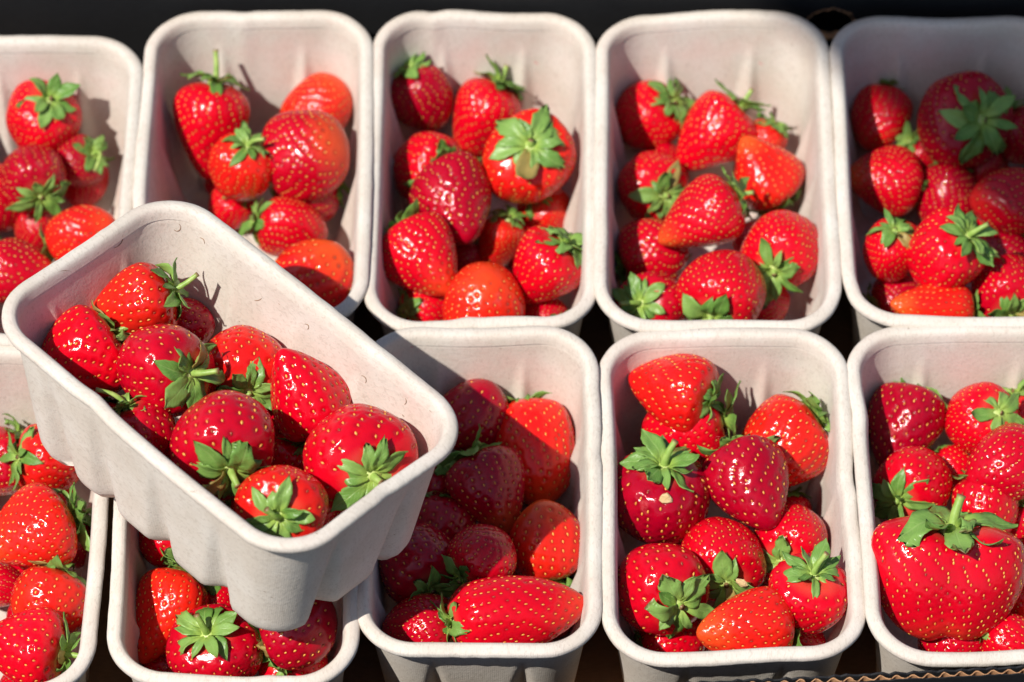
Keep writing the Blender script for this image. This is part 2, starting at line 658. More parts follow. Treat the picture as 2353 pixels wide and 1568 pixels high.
fq = [(e0[0], e0[1]), (e1[0], e1[1]), (XR, YB + .019), (XL, YB + .019)]
mesh_obj('floor_panel', [(x, y, z) for z in (-.004, -.0002) for x, y in fq],
         [(3, 2, 1, 0), (4, 5, 6, 7), (0, 1, 5, 4), (1, 2, 6, 5), (2, 3, 7, 6), (3, 0, 4, 7)], KRAFT, crate, smooth=False)
fw_ = sheet('front_wall', -.0046, -.0041, 0.0, lambda s: (0, 0, jz(s)), BLACK, crate)
sheet('inner_liner', -.0010, 0.0, -.0010, lambda s: (0, 0, jz(s + .3) + .0012 * (math.sin(s * 2 * math.pi / .0074) > .1)), BLACK, fw_)
sheet('flute_board', -.0026, -.0020, -.0003, lambda s: (.0011 * math.sin(s * 2 * math.pi / .0074), 0, jz(s + .7) - .0008), KRAFT, fw_, 900)

# unseen panel added overhead: its edge shades the far corner of the crate
SHZ = 2.0
off = np.array([-.50, -.40]) * (SHZ - RIM_Z)
p1 = np.array([.150, .200]) + off
ed = np.array([.608, -.794])
nn_ = np.array([.794, .608])
qd = [p1 - ed * .45, p1 + ed * .55, p1 + ed * .55 + nn_ * .55, p1 - ed * .45 + nn_ * .55]
V = [(q[0], q[1], SHZ + dz) for dz in (0, .012) for q in qd]
shade_obj = mesh_obj('shade_panel', V, [(0, 1, 2, 3)[::-1], (4, 5, 6, 7), (0, 1, 5, 4), (1, 2, 6, 5), (2, 3, 7, 6), (3, 0, 4, 7)],
                mat_board('shade_panel_grey', (.30, .29, .27), (.36, .35, .33), .9), None, False)
shade_obj['kind'] = 'structure'

# ------------------------------------------------------------------ strawberries
PROFILES = {
    # radius (of 0.5) against position from the calyx end to the tip
    'cone':  [(0, .16), (.04, .55), (.12, .86), (.25, 1.0), (.40, .96), (.58, .80), (.75, .58), (.88, .37), (.96, .19), (1, 0)],
    'round': [(0, .14), (.04, .52), (.13, .84), (.28, .98), (.45, 1.0), (.62, .93), (.78, .75), (.90, .50), (.97, .26), (1, 0)],
    'wedge': [(0, .16), (.04, .50), (.12, .80), (.26, .97), (.45, 1.0), (.64, .93), (.80, .78), (.92, .55), (.98, .28), (1, 0)],
    'heart': [(0, .20), (.03, .60), (.10, .90), (.22, 1.0), (.38, .98), (.56, .85), (.74, .62), (.88, .40), (.97, .18), (1, 0)],
    'long':  [(0, .18), (.05, .60), (.14, .90), (.28, 1.0), (.45, .98), (.62, .88), (.78, .66), (.90, .42), (.97, .20), (1, 0)],
    'lobed': [(0, .18), (.03, .56), (.09, .86), (.22, 1.0), (.42, 1.02), (.62, .92), (.78, .78), (.90, .56), (.97, .28), (1, 0)],
}


def smooth_profile(kind, s):
    a = np.array(PROFILES[kind])
    # monotone-ish interpolation on a sqrt-stretched axis for round ends
    x, y = a[:, 0], a[:, 1]
    xs = np.arccos(1 - 2 * x) / math.pi
    ss = np.arccos(1 - 2 * np.clip(s, 0, 1)) / math.pi
    # Catmull-Rom
    m = np.gradient(y, xs)
    k = np.clip(np.searchsorted(xs, ss) - 1, 0, len(xs) - 2)
    hgt = xs[k + 1] - xs[k]
    t = (ss - xs[k]) / hgt
    return ((2 * t**3 - 3 * t**2 + 1) * y[k] + (t**3 - 2 * t**2 + t) * hgt * m[k]
            + (-2 * t**3 + 3 * t**2) * y[k + 1] + (t**3 - t**2) * hgt * m[k + 1])


def berry_variant(kind, seed, aspect, nseeds, seedk=1.0):
    rnd = np.random.default_rng(seed)
    NT_, NZ_ = (210, 132)
    flat = {'wedge': .84, 'lobed': .66}.get(kind, rnd.uniform(.92, 1.0))
    ph = rnd.uniform(0, 6.28, 10)
    bend = rnd.uniform(-.05, .05, 2)

    def surf(th, s):
        r = .5 * smooth_profile(kind, s)
        low = 1 + .035 * np.sin(2 * th + ph[0] + 2 * s) + .03 * np.sin(3 * th + ph[1] - 3 * s) * (1 - s * .5) + .018 * np.sin(5 * th + ph[2] + 4 * s)
        if kind == 'lobed':
            low = low + .16 * np.cos(2 * th) * (1 - s) ** .5 - .13 * np.exp(-((np.mod(th, 2 * math.pi) - math.pi * 1.5) / .35) ** 2) * s
        if kind == 'wedge':
            low = low + .06 * np.cos(2 * th) * s
        if kind == 'heart':
            low = low + .05 * np.cos(2 * th) * (1 - s)
        r = r * low
        z = .5 - s
        # shoulder swells up around a shallow dimple at the calyx
        z = z - .060 * np.exp(-(r / .16) ** 2) * np.exp(-(s / .10) ** 2) + .012 * np.sin(2 * th + ph[3]) * np.exp(-s * 4)
        x = r * np.cos(th) + bend[0] * s * s
        y = r * np.sin(th) * flat + bend[1] * s * s
        if kind == 'lobed':
            # two tips and a cleft at the calyx
            z = z - .085 * np.exp(-(x / .13) ** 2) * np.exp(-(s / .16) ** 2)
            z = z + .075 * np.exp(-((x - .06) / .10) ** 2) * np.clip(s - .6, 0, 1) * 2.0
        return np.stack([x, y, z], -1)

    th = np.linspace(0, 2 * math.pi, NT_, endpoint=False)
    ks = np.linspace(0, 1, NZ_)
    s = (1 - np.cos(math.pi * ks)) / 2 * .55 + ks * .45
    TH, S = np.meshgrid(th, s)
    P = surf(TH, S)
    # achenes: golden-angle lattice, even by area along the profile
    tt = np.linspace(0, 1, 800)
    rr_ = .5 * smooth_profile(kind, tt) + .02
    cum = np.cumsum(rr_)
    cum = cum / cum[-1]
    q = (np.arange(nseeds) + .5) / nseeds
    q = .035 + .955 * q
    ss = np.interp(q, cum, tt)
    tg = np.arange(nseeds) * math.pi * (3 - math.sqrt(5)) + rnd.normal(0, .035, nseeds) + .25 * np.sin(ss * 9 + ph[4])
    ss = np.clip(ss + rnd.normal(0, .004, nseeds), .03, .992)
    SP = surf(tg, ss)
    e = 1e-3
    dT = surf(tg + e, ss) - SP
    dS = surf(tg, np.clip(ss + e, 0, .999)) - surf(tg, ss - e)
    asp = np.array([1, 1, aspect])
    SN = np.cross(dS, dT)
    SNa = np.cross(dS * asp, dT * asp)
    SNa /= np.linalg.norm(SNa, axis=1)[:, None] + 1e-12
    SNa *= np.sign((SNa * SP).sum(1))[:, None] + 1e-9
    SN /= np.linalg.norm(SN, axis=1)[:, None] + 1e-12
    SN *= np.sign((SN * (SP - [0, 0, 0])).sum(1))[:, None] + 1e-9
    flatP = (P * asp).reshape(-1, 3)
    SPa = SP * asp
    d2 = np.full(len(flatP), 9.0)
    for i0 in range(0, len(flatP), 4000):
        blk = flatP[i0:i0 + 4000]
        dd = ((blk[:, None, :] - SPa[None]) ** 2).sum(2)
        d2[i0:i0 + 4000] = dd.min(1)
    area = (rr_.mean() * 2 * math.pi * aspect)
    sp = math.sqrt(area / nseeds)
    sig = sp * rnd.uniform(.24, .32)
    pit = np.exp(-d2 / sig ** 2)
    # normals of grid
    dth = np.roll(P, -1, 1) - np.roll(P, 1, 1)
    ds = np.gradient(P, axis=0)
    n = np.cross(ds, dth)
    n /= np.linalg.norm(n, axis=2)[:, :, None] + 1e-12
    n *= np.sign((n * P).sum(2))[:, :, None]
    n[0] = (0, 0, 1)
    n[-1] = (0, 0, -1)
    depth = sp * (.085 if kind == 'lobed' else .125) * rnd.uniform(.8, 1.3)
    fade = np.clip((1 - S) * 14, 0, 1) * np.clip(S * 18, 0, 1)
    P2 = P - n * (pit.reshape(NZ_, NT_) * depth * fade)[:, :, None]
    V = P2.reshape(-1, 3)
    F = []
    idx = np.arange(NT_)
    for j in range(NZ_ - 1):
        a = j * NT_ + idx
        b = j * NT_ + (idx + 1) % NT_
        F.append(np.stack([a, a + NT_, b + NT_, b], 1))
    F = np.concatenate(F)
    me = bpy.data.meshes.new('flesh_' + kind)
    me.from_pydata(V.tolist(), [], F.tolist())
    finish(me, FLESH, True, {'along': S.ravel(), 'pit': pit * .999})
    # seeds: small teardrops lying in the pits, long axis towards the tip
    ring_n = 6
    SV, SF = [], []
    sl_, sw_ = sp * .165 * seedk, sp * .095 * seedk
    for i in range(nseeds):
        nn = SNa[i]
        t_ = dS[i] * asp
        t_ = t_ / (np.linalg.norm(t_) + 1e-12)
        b_ = np.cross(nn, t_)
        k_ = rnd.uniform(.85, 1.15)
        c = (SP[i] - SN[i] * depth * .80) * asp + nn * sw_ * .22
        b0 = len(SV)
        for (a, r) in ((-1.0, 0), (-.45, .72), (.25, 1.0), (.80, .62), (1.0, 0)):
            if r == 0:
                SV.append(c + t_ * a * sl_ * k_)
            else:
                for m in range(ring_n):
                    w_ = 2 * math.pi * m / ring_n
                    SV.append(c + t_ * a * sl_ * k_ + (b_ * math.cos(w_) + nn * .62 * math.sin(w_)) * r * sw_ * k_)
        for m in range(ring_n):
            m2 = (m + 1) % ring_n
            SF.append((b0, b0 + 1 + m2, b0 + 1 + m))
            for g in range(2):
                o_ = b0 + 1 + g * ring_n
                SF.append((o_ + m, o_ + m2, o_ + ring_n + m2, o_ + ring_n + m))
            o_ = b0 + 1 + 2 * ring_n
            SF.append((o_ + m, o_ + m2, b0 + 1 + 3 * ring_n))
    ms = bpy.data.meshes.new('seeds_' + kind)
    ms.from_pydata([tuple(p / asp) for p in SV], [], SF)
    finish(ms, SEED, True)
    ztop = surf(np.array([0.0]), np.array([0.0]))[0, 2]
    return me, ms, float(ztop)


VAR = {   # from sparse to dense achenes
    'cone':  [berry_variant('cone', 11, 1.15, 165), berry_variant('cone', 13, 1.1, 205), berry_variant('cone', 12, 1.2, 285)],
    'round': [berry_variant('round', 21, 1.0, 150), berry_variant('round', 23, .95, 175), berry_variant('round', 22, 1.0, 235), berry_variant('round', 24, 1.0, 300)],
    'wedge': [berry_variant('wedge', 31, 1.05, 260), berry_variant('wedge', 32, 1.05, 310)],
    'heart': [berry_variant('heart', 41, 1.05, 190), berry_variant('heart', 42, 1.1, 270)],
    'long':  [berry_variant('long', 51, 1.7, 300)],
    'lobed': [berry_variant('lobed', 61, .95, 470)],
}
KIND_LETTER = {'C': 'cone', 'R': 'round', 'W': 'wedge', 'H': 'heart', 'L': 'long', 'X': 'lobed'}


# --- sepals, in metres, 1 = 10 mm long before scaling
def sepal_mesh(seed):
    rnd = np.random.default_rng(seed)
    NL, NW = 12, 7
    L = .0100
    Wd = rnd.uniform(.0032, .0050)
    curl = rnd.uniform(-.9, 1.3)
    arch = rnd.uniform(.25, .7)
    fold = rnd.uniform(.0, .45)
    twist = rnd.uniform(-.5, .5)
    side = rnd.uniform(-.16, .16)
    lob = seed % 10 in (1, 4, 7)
    top, bot, uv = [], [], []
    pos = np.array([0.0, 0.0])
    a = arch
    cen = [pos.copy()]
    for i in range(1, NL + 1):
        t = i / NL
        a += (-(arch + .25) * 2.2 * (1 if t < .6 else .15) + curl * (2.3 if t > .55 else 0)) / NL
        pos = pos + np.array([math.cos(a), math.sin(a)]) * L / NL
        cen.append(pos.copy())
    for i in range(NL + 1):
        t = i / NL
        w = Wd * (.42 + .58 * math.sin(min(1, t / .55) * math.pi / 2)) if t < .55 else Wd * max(0.02, math.cos((t - .55) / .45 * math.pi / 2)) ** (.80 if lob else 1.15)
        if lob and t >= .55:
            w = Wd * 1.15 * (1 - .38 * (t - .55) / .45)
        if not lob:
            w *= 1 + .05 * math.sin(t * 40 + seed)
        for j in range(NW):
            x = (j / (NW - 1) - .5) * 2
            yy = x * w / 2
            ax_ = abs(x)
            cut_ = L * (np.interp(ax_, (0, .34, .67, 1.0), (0, .17, .10, .34)) if lob else 0) * max(0, (t - .55) / .45) ** 1.5
            zz = cen[i][1] + abs(x) * w * .5 * fold + twist * yy * t + .0002 * math.sin(t * 14 + x * 4 + seed)
            top.append((cen[i][0] - cut_, yy + side * L * t * t, zz))
            bot.append((cen[i][0] - cut_, (yy + side * L * t * t), zz - .00028 * (1 - .6 * t)))
            uv.append((t, x))
    V = top + bot
    n = len(top)
    F = []
    for i in range(NL):
        for j in range(NW - 1):
            a_, b_, c_, d_ = i * NW + j, i * NW + j + 1, (i + 1) * NW + j + 1, (i + 1) * NW + j
            F.append((a_, d_, c_, b_))
            F.append((n + a_, n + b_, n + c_, n + d_))
        for j, s_ in ((0, 1), (NW - 1, -1)):
            a_, d_ = i * NW + j, (i + 1) * NW + j
            F.append((a_, n + a_, n + d_, d_)[::s_])
    F.append(tuple([NL * NW + j for j in range(NW)] + [n + NL * NW + j for j in range(NW)][::-1]))
    me = bpy.data.meshes.new('sepal')
    me.from_pydata(V, [], F)
    finish(me, LEAF, True, None, uv + uv)
    return me


SEPALS = [sepal_mesh(100 + k) for k in range(14)]


def hub_mesh():
    V, F, cut = [], [], []
    n = 14
    prof = [(.0046, -.0012), (.0044, .0004), (.0034, .0012), (.0022, .0015), (.0013, .0021), (.0008, .0026)]
    for r, z in prof:
        for k in range(n):
            a = 2 * math.pi * k / n
            q = r * (1 + .10 * math.sin(5 * a))
            V.append((q * math.cos(a), q * math.sin(a), z))
            cut.append(0)
    for j in range(len(prof) - 1):
        for k in range(n):
            k2 = (k + 1) % n
            F.append((j * n + k, j * n + k2, (j + 1) * n + k2, (j + 1) * n + k))
    F.append(tuple(range((len(prof) - 1) * n, len(prof) * n)))
    me = bpy.data.meshes.new('calyx')
    me.from_pydata(V, [], F)
    finish(me, HUB, True, {'cut': cut})
    return me


HUBM = hub_mesh()


def stem_obj(parent, length, dvec, rnd):
    """curved stalk from the hub; dvec is its lean in the calyx frame"""
    n, m = 9, 8
    V, F, cut = [], [], []
    p = np.array([0.0, 0.0, .0008])
    d0 = np.array([0, 0, 1.0])
    d1 = np.array(dvec, float)
    d1 /= np.linalg.norm(d1)
    for i in range(n + 1):
        t = i / n
        d = d0 * (1 - min(1, t * 1.6)) + d1 * min(1, t * 1.6)
        d /= np.linalg.norm(d)
        r = .00150 * (1.25 - .35 * t) * (1 + (.25 if i == n else 0))
        a = np.cross(d, [.3, 1, .2])
        a /= np.linalg.norm(a)
        b = np.cross(d, a)
        for k in range(m):
            w = 2 * math.pi * k / m
            q = p + (a * math.cos(w) + b * math.sin(w)) * r
            V.append(tuple(q))
            cut.append(1.0 if i >= n else 0.0)
        if i < n:
            p = p + d * length / n
    for i in range(n):
        for k in range(m):
            k2 = (k + 1) % m
            F.append((i * m + k, i * m + k2, (i + 1) * m + k2, (i + 1) * m + k))
    F.append(tuple(range(n * m, n * m + m)))
    return mesh_obj('stem', V, F, STEM, parent, True, {'cut': cut})


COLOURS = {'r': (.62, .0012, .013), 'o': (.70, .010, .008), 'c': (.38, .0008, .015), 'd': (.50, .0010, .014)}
PLACED = {k: [] for k in PUN}
TOL = .0042


def berry_spheres(kind, w, l):
    """collision spheres along the axis (offset from centre, radius)"""
    if kind == 'L':
        return [(.30 * l, .46 * w), (.05 * l, .48 * w), (-.20 * l, .36 * w), (-.38 * l, .22 * w)]
    if kind in 'CH':
        return [(.18 * l, .46 * w), (-.08 * l, .40 * w), (-.32 * l, .22 * w)]
    return [(.14 * l, .46 * w), (-.14 * l, .44 * w), (-.30 * l, .30 * w)]


def wall_pen(P, c, r):
    """largest penetration of a sphere into a punnet's walls or floor"""
    q = P['Mi'][:3, :3] @ c + P['Mi'][:3, 3]
    h = P['h']
    z = q[2]
    t = 1 - min(max(z, 0), h) / h
    px_ = abs(q[0]) + r - (P['w'] / 2 - RIMW - TAPX * t) - (.0015 if P['key'] == 'H' else .007)
    return max(.006 + r - z, 0.0, px_, abs(q[1]) + r - (P['l'] / 2 - RIMW - TAPY * t))


def tuck(P, c, axis, sph):
    """move a berry off the walls and floor it would press through"""
    for _ in range(6):
        for o, r in sph:
            q = P['Mi'][:3, :3] @ (c + axis * o) + P['Mi'][:3, 3]
            t_ = 1 - min(max(q[2], 0), P['h']) / P['h']
            for ax_, half, tap in ((0, P['w'] / 2, TAPX), (1, P['l'] / 2, TAPY)):
                over = abs(q[ax_]) + r - (half - RIMW - tap * t_) + (.0065 * max(0, t_ - .2) if P['key'] == 'H' and ax_ == 0 and q[0] < 0 else -.0030)
                if over > 0:
                    c = c - P['M'][:3, ax_] * math.copysign(min(over, .004), q[ax_]) * .5
            if q[2] - r < .0045:
                c = c + P['M'][:3, 2] * (.0045 - q[2] + r) * .5
    return c


def place(key, u, v, w, l, ang, tilt, kind, zfix=None, layer=3):
    """slide a berry down its line of sight until it rests on the punnet or on the berries already there"""
    P = PUN[key]
    a, t = math.radians(ang), math.radians(tilt)
    axis = math.cos(t) * (math.cos(a) * RT + math.sin(a) * UP) - math.sin(t) * FW
    sph = berry_spheres(kind, w, l)
    # (u, v) is the middle of the outline in the photograph: shift to the middle of the axis
    ext = [(o, r) for o, r in sph] + [(.44 * l, .10 * w), (-.46 * l, .06 * w)]
    for e_, sg in ((RT, 1), (UP, -1)):
        lo = min(o * (axis @ e_) - r for o, r in ext)
        hi = max(o * (axis @ e_) + r for o, r in ext)
        if sg > 0:
            u = u - (lo + hi) / 2 * 4700
        else:
            v = v + (lo + hi) / 2 * 4700
    d = ray(u, v)
    if zfix is not None:
        zfix = tuck(P, zfix, axis, sph)
        return zfix, axis, [(zfix + axis * o, r) for o, r in sph]
    best = None
    prev_ok = None
    c0 = P['M'][:3, 3]
    ztop = c0[2] + P['h'] + .028
    zlo = c0[2] - .02
    started = False
    cand = []
    z = ztop
    while z > zlo:
        c = CAM + d * ((z - CAM[2]) / d[2])
        wp = max(wall_pen(P, c + axis * o, r) for o, r in sph)
        bp = 0.0
        for (cs2, _) in PLACED[key]:
            for o, r in sph:
                p = c + axis * o
                for q, r2 in cs2:
                    bp = max(bp, r + r2 - float(np.linalg.norm(p - q)))
        cand.append((z, wp, bp, c))
        z -= .0012
    # down to the first contact with another berry; the deepest place there that the walls allow
    # (soft fruit: pressed together more where the heap would otherwise stand above the rim)
    cap = c0[2] + (.034, .050, .060, .066, .069, .069, .069)[layer]
    for tol in (TOL, .006, .008, .010, .013, .016):
        hit = next((i for i, k in enumerate(cand) if k[2] > tol and k[1] < .009), len(cand))
        good = [k for k in cand[:hit] if k[1] <= .006]
        if good and good[-1][0] < cap:
            break
    if good:
        c = good[-1][3]
    else:
        c = min(cand, key=lambda k: k[1] + k[2] * .8 + max(0, k[0] - (c0[2] + P['h'] - .02)) * .5)[3]
    if not good:
        DBG and print('TIGHT', key, u, v, 'hit', hit, [round(float(x), 4) for x in cand[0][:3]], 'z', round(float(c[2]), 4))
    c = tuck(P, c, axis, sph)
    return c, axis, [(c + axis * o, r) for o, r in sph]


PX = 1 / 4310.0
DBG = False
COUNT = [0]
WHERE = {
    'H': 'in the tilted punnet',
    'B1': 'in back punnet farthest from wall hole',
    'B2': 'in back punnet behind the tilted one',
    'B3': 'in back punnet two from wall hole',
    'B4': 'in sunlit back punnet beside wall hole',
    'B5': 'in shaded back punnet beside wall hole',
    'F1': "in front punnet below tilted punnet's wall",
    'F2': "in front punnet under tilted punnet's corner",
    'F3': 'in front punnet half shaded by tilted one',
    'F4': "in front punnet next to lobed giant's",
    'F5': 'in front punnet with the lobed giant',
}


def strawberry(key, u, v, wpx, lpx, ang, tilt, kind, colour, pale, label, stem=0, lean=(0, 0, 1), sep=None, spin=None, fixed=None, layer=3):
    COUNT[0] += 1
    rnd = random.Random(COUNT[0] * 7 + 3)
    w, l = wpx * PX, lpx * PX
    if key == 'H':
        w *= .95
        l *= .95
    c, axis, sph = place(key, u, v, w, l, ang, tilt, kind, fixed, layer)
    PLACED[key].append((sph, label))
    root = empty('strawberry', label + ' ' + WHERE[key], 'strawberry', 'strawberries in the punnets' if fixed is None else 'strawberries under the top layer')
    ax = Vector(axis)
    # frame: local Z along the axis, local X roughly across the line of sight
    X = Vector(np.cross(FW, axis))
    if X.length < .15:
        X = Vector(RT)
    X = (X - ax * X.dot(ax)).normalized()
    Y = ax.cross(X)
    M = Matrix((X, Y, ax)).transposed().to_4x4()
    sp = rnd.uniform(0, 360) if spin is None else spin
    root.matrix_world = Matrix.Translation(c) @ M
    vs = VAR[KIND_LETTER[kind]]
    nv_ = len(vs)
    if key == 'H':
        pick = rnd.randrange(max(1, nv_ // 2 + nv_ % 2))
    elif key[0] == 'B':
        pick = rnd.randrange(nv_ // 2, nv_)
    else:
        pick = rnd.randrange(nv_)
    fm, sm, ztop = vs[pick]
    rot = math.radians(sp) if kind not in 'WX' else math.radians(spin or 0)
    fl = link('flesh', fm, root)
    fl.scale = (w, w, l)
    fl.rotation_euler = (0, 0, rot)
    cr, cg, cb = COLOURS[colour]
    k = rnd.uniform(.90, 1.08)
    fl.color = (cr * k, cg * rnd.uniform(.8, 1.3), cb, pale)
    sd = link('seeds', sm, root)
    sd['kind'] = 'stuff'
    sd.scale = (w, w, l)
    sd.rotation_euler = (0, 0, rot)
    cal = link('calyx', HUBM, root)
    cal.location = (0, 0, (ztop + .012) * l)
    cs = w / .042
    cal.scale = (cs * .9, cs * .9, cs * .9)
    n = sep or rnd.randint(9, 12)
    a0 = rnd.uniform(0, 6.28)
    for i in range(n):
        s_ = link('sepal', SEPALS[rnd.randrange(len(SEPALS))], cal)
        big = (i % 2 == 0)
        ph = a0 + 2 * math.pi * i / n + rnd.uniform(-.16, .16)
        size = rnd.uniform(1.75, 2.35) if big else rnd.uniform(1.25, 1.75)
        pitch = rnd.uniform(-.18, .22) if big else rnd.uniform(-.05, .45)
        if rnd.random() < .22:
            pitch += rnd.uniform(.3, .75)
        s_.rotation_euler = (Matrix.Rotation(ph, 3, 'Z') @ Matrix.Rotation(-pitch, 3, 'Y') @ Matrix.Rotation(rnd.uniform(-.35, .35), 3, 'X')).to_euler()
        s_.location = (math.cos(ph) * .0024, math.sin(ph) * .0024, .0008 + (.0006 if not big else 0))
        s_.scale = (size, size * rnd.uniform(.85, 1.15), size)
    if stem:
        # lean given in image terms: right, up, towards camera
        wl = Vector(lean[0] * RT + lean[1] * UP - lean[2] * FW)
        loc = M.to_3x3().inverted() @ wl
        stem_obj(cal, stem * PX / (cs * .9), loc, rnd)
    else:
        stem_obj(cal, rnd.uniform(.002, .0045), (rnd.uniform(-1, 1), rnd.uniform(-1, 1), 1.2), rnd)
    return root


# columns: centre u v, width, length (photo pixels), calyx direction in the picture, tilt to the camera, shape, colour, pale tip, layer, label, extras
T = {}
T['H'] = [
    (445, 735, 118, 125, 190, -20, 'R', 'c', .0, 0, 'small crimson strawberry tucked against the wall'),
    (665, 1075, 115, 120, 60, 25, 'R', 'r', .1, 0, 'small shadowed strawberry with dark leaves between bigger ones'),
    (720, 1165, 110, 110, 200, 0, 'R', 'r', .1, 0, 'small strawberry glimpsed deep between larger ones'),
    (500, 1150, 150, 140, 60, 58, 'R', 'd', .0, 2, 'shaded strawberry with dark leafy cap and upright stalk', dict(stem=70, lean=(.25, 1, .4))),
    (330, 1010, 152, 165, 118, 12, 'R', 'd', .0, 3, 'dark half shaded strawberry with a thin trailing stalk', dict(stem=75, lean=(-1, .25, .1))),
    (300, 692, 172, 205, 22, 6, 'C', 'o', .1, 2, 'upright strawberry with raised cap and bare stalk', dict(stem=62, lean=(.9, .7, .2))),
    (168, 832, 200, 215, 38, -8, 'H', 'r', .1, 2, 'plump strawberry split by a shadow line', dict(stem=60, lean=(1, .2, .2))),
    (372, 852, 198, 200, -5, 42, 'R', 'd', .0, 3, 'glossy strawberry with its cap turned sideways and stalk', dict(stem=62, lean=(1, .15, .2))),
    (577, 840, 195, 190, -75, 55, 'R', 'o', .1, 3, 'orange red strawberry with broad flat green cap'),
    (708, 905, 178, 212, -62, -22, 'C', 'r', .0, 4, 'tapering strawberry showing no cap beside the wall'),
    (512, 1015, 222, 200, -68, 48, 'R', 'd', .0, 5, 'broad dark strawberry with drooping cap and short stalk', dict(stem=42, lean=(.5, -.9, .4))),
    (830, 1055, 238, 205, -48, 62, 'R', 'r', .1, 5, 'largest strawberry with cut stalk, next to the rim corner', dict(stem=30, lean=(.8, -.6, .6))),
    (645, 1168, 190, 160, -90, 78, 'R', 'o', .4, 6, 'orange strawberry under pale green cap with curled stalk', dict(stem=52, lean=(-.7, .7, .6))),
]
T['B1'] = [
    (85, 540, 105, 110, 100, 0, 'R', 'd', .0, 0, 'dark strawberry wedged between brighter ones'),
    (175, 375, 125, 125, 25, 38, 'R', 'c', .0, 0, 'crimson strawberry with bushy cap and long stalk', dict(stem=80, lean=(-.35, -1, .3))),
    (-15, 470, 130, 140, 120, 20, 'R', 'd', .0, 0, 'shadowed strawberry with dark hanging sepals'),
    (75, 405, 160, 155, -62, 42, 'R', 'c', .0, 1, 'crimson strawberry with pale wide cap spread below it'),
    (100, 268, 172, 172, 62, 52, 'R', 'r', .0, 2, 'sunlit strawberry with raised cap casting a wall shadow'),
    (45, 625, 155, 165, 170, -10, 'C', 'd', .2, 2, 'strawberry lying mostly in shade'),
    (195, 545, 150, 165, 205, -25, 'R', 'o', .2, 3, 'bright capless strawberry touching the tilted rim'),
]
T['B2'] = [
    (530, 485, 112, 115, 60, 40, 'R', 'r', .0, 0, 'small strawberry hidden under dark leaves'),
    (700, 440, 150, 150, 20, -10, 'R', 'c', .0, 0, 'dark strawberry below the wide crimson wedge'),
    (730, 245, 150, 175, 235, -15, 'W', 'o', .3, 0, 'pale orange strawberry leaning on the corner'),
    (487, 292, 188, 222, 82, 8, 'C', 'r', .0, 1, 'long strawberry standing upright with tall straight stalk', dict(stem=75, lean=(-.05, 1, .15))),
    (550, 388, 145, 160, 62, 45, 'R', 'o', .0, 2, 'strawberry with cap and sideways pale stalk', dict(stem=55, lean=(1, .05, .5))),
    (703, 358, 208, 200, 195, -28, 'W', 'd', .4, 2, 'wide wedge strawberry with orange tip'),
    (672, 525, 142, 160, 165, 8, 'R', 'r', .1, 3, 'strawberry with dark ragged cap turned aside'),
    (745, 645, 195, 205, 240, -25, 'R', 'o', .55, 3, 'big unripe orange strawberry half in shade'),
]
T['B3'] = [
    (1065, 605, 110, 110, 80, 0, 'R', 'c', .0, 0, 'dark strawberry deep between others'),
    (985, 705, 125, 125, 195, 32, 'R', 'r', .0, 0, 'strawberry with dark leaf at the front rim'),
    (1245, 720, 100, 110, -40, 30, 'R', 'd', .0, 0, 'small strawberry in the corner by front rim'),
    (1255, 505, 125, 130, 125, 45, 'R', 'o', .0, 0, 'strawberry mostly hidden under its green cap'),
    (962, 385, 165, 170, -15, 48, 'R', 'r', .0, 1, 'strawberry whose cap is half covered by another'),
    (957, 218, 148, 168, 115, 28, 'R', 'c', .0, 1, 'crimson strawberry with upswept cap in the corner'),
    (1112, 265, 168, 208, 62, 8, 'C', 'r', .3, 1, 'tall strawberry with raised cap and thin stalk', dict(stem=45, lean=(.3, 1, .1))),
    (1150, 565, 108, 145, 70, 15, 'C', 'o', .2, 1, 'narrow glossy orange red strawberry'),
    (1215, 365, 215, 185, 80, 72, 'R', 'o', .0, 2, 'big strawberry with star shaped cap facing outward'),
    (955, 590, 175, 192, 125, -25, 'H', 'r', .4, 2, 'strawberry with a bright ridge and no visible cap'),
    (1040, 462, 192, 200, 115, -38, 'H', 'c', .0, 3, 'smooth crimson strawberry lying cap down on top'),
    (1253, 612, 165, 178, 48, 22, 'C', 'r', .0, 3, 'strawberry with cap pointing at the rim'),
    (1112, 700, 192, 185, 260, -45, 'R', 'o', .25, 4, 'wide orange strawberry behind the front rim'),
]
T['B4'] = [
    (1755, 330, 105, 110, 60, 20, 'R', 'o', .0, 0, 'small strawberry behind the tall one'),
    (1762, 700, 105, 110, 210, 10, 'R', 'd', .0, 0, 'small strawberry low by the front rim'),
    (1502, 580, 162, 155, 200, -12, 'R', 'd', .0, 1, 'shaded strawberry tucked under the centre one'),
    (1490, 265, 166, 170, 32, 38, 'R', 'r', .1, 1, 'corner strawberry with cap turned aside under back rim'),
    (1645, 308, 165, 200, 48, 2, 'H', 'r', .0, 1, 'tall knobbly strawberry with stalk pointing up', dict(stem=48, lean=(.6, 1, .2))),
    (1765, 398, 162, 175, -60, -18, 'C', 'o', .5, 2, 'orange tipped strawberry leaning on the wall'),
    (1495, 430, 166, 162, -38, 60, 'R', 'r', .0, 2, 'strawberry with long leafed open cap'),
    (1795, 568, 178, 182, 248, 48, 'R', 'r', .0, 3, 'glossy strawberry with cap hanging toward centre'),
    (1612, 490, 165, 205, 28, 0, 'C', 'r', .6, 4, 'pointed strawberry lying on top across the centre', dict(stem=35, lean=(1, .1, .2))),
    (1500, 702, 160, 150, 170, 64, 'R', 'd', .0, 4, 'strawberry hidden behind big pale star cap', dict(stem=60, lean=(-1, -.1, .3))),
    (1663, 662, 188, 185, 243, 36, 'R', 'r', .0, 5, 'broad strawberry with cap touching front rim'),
]
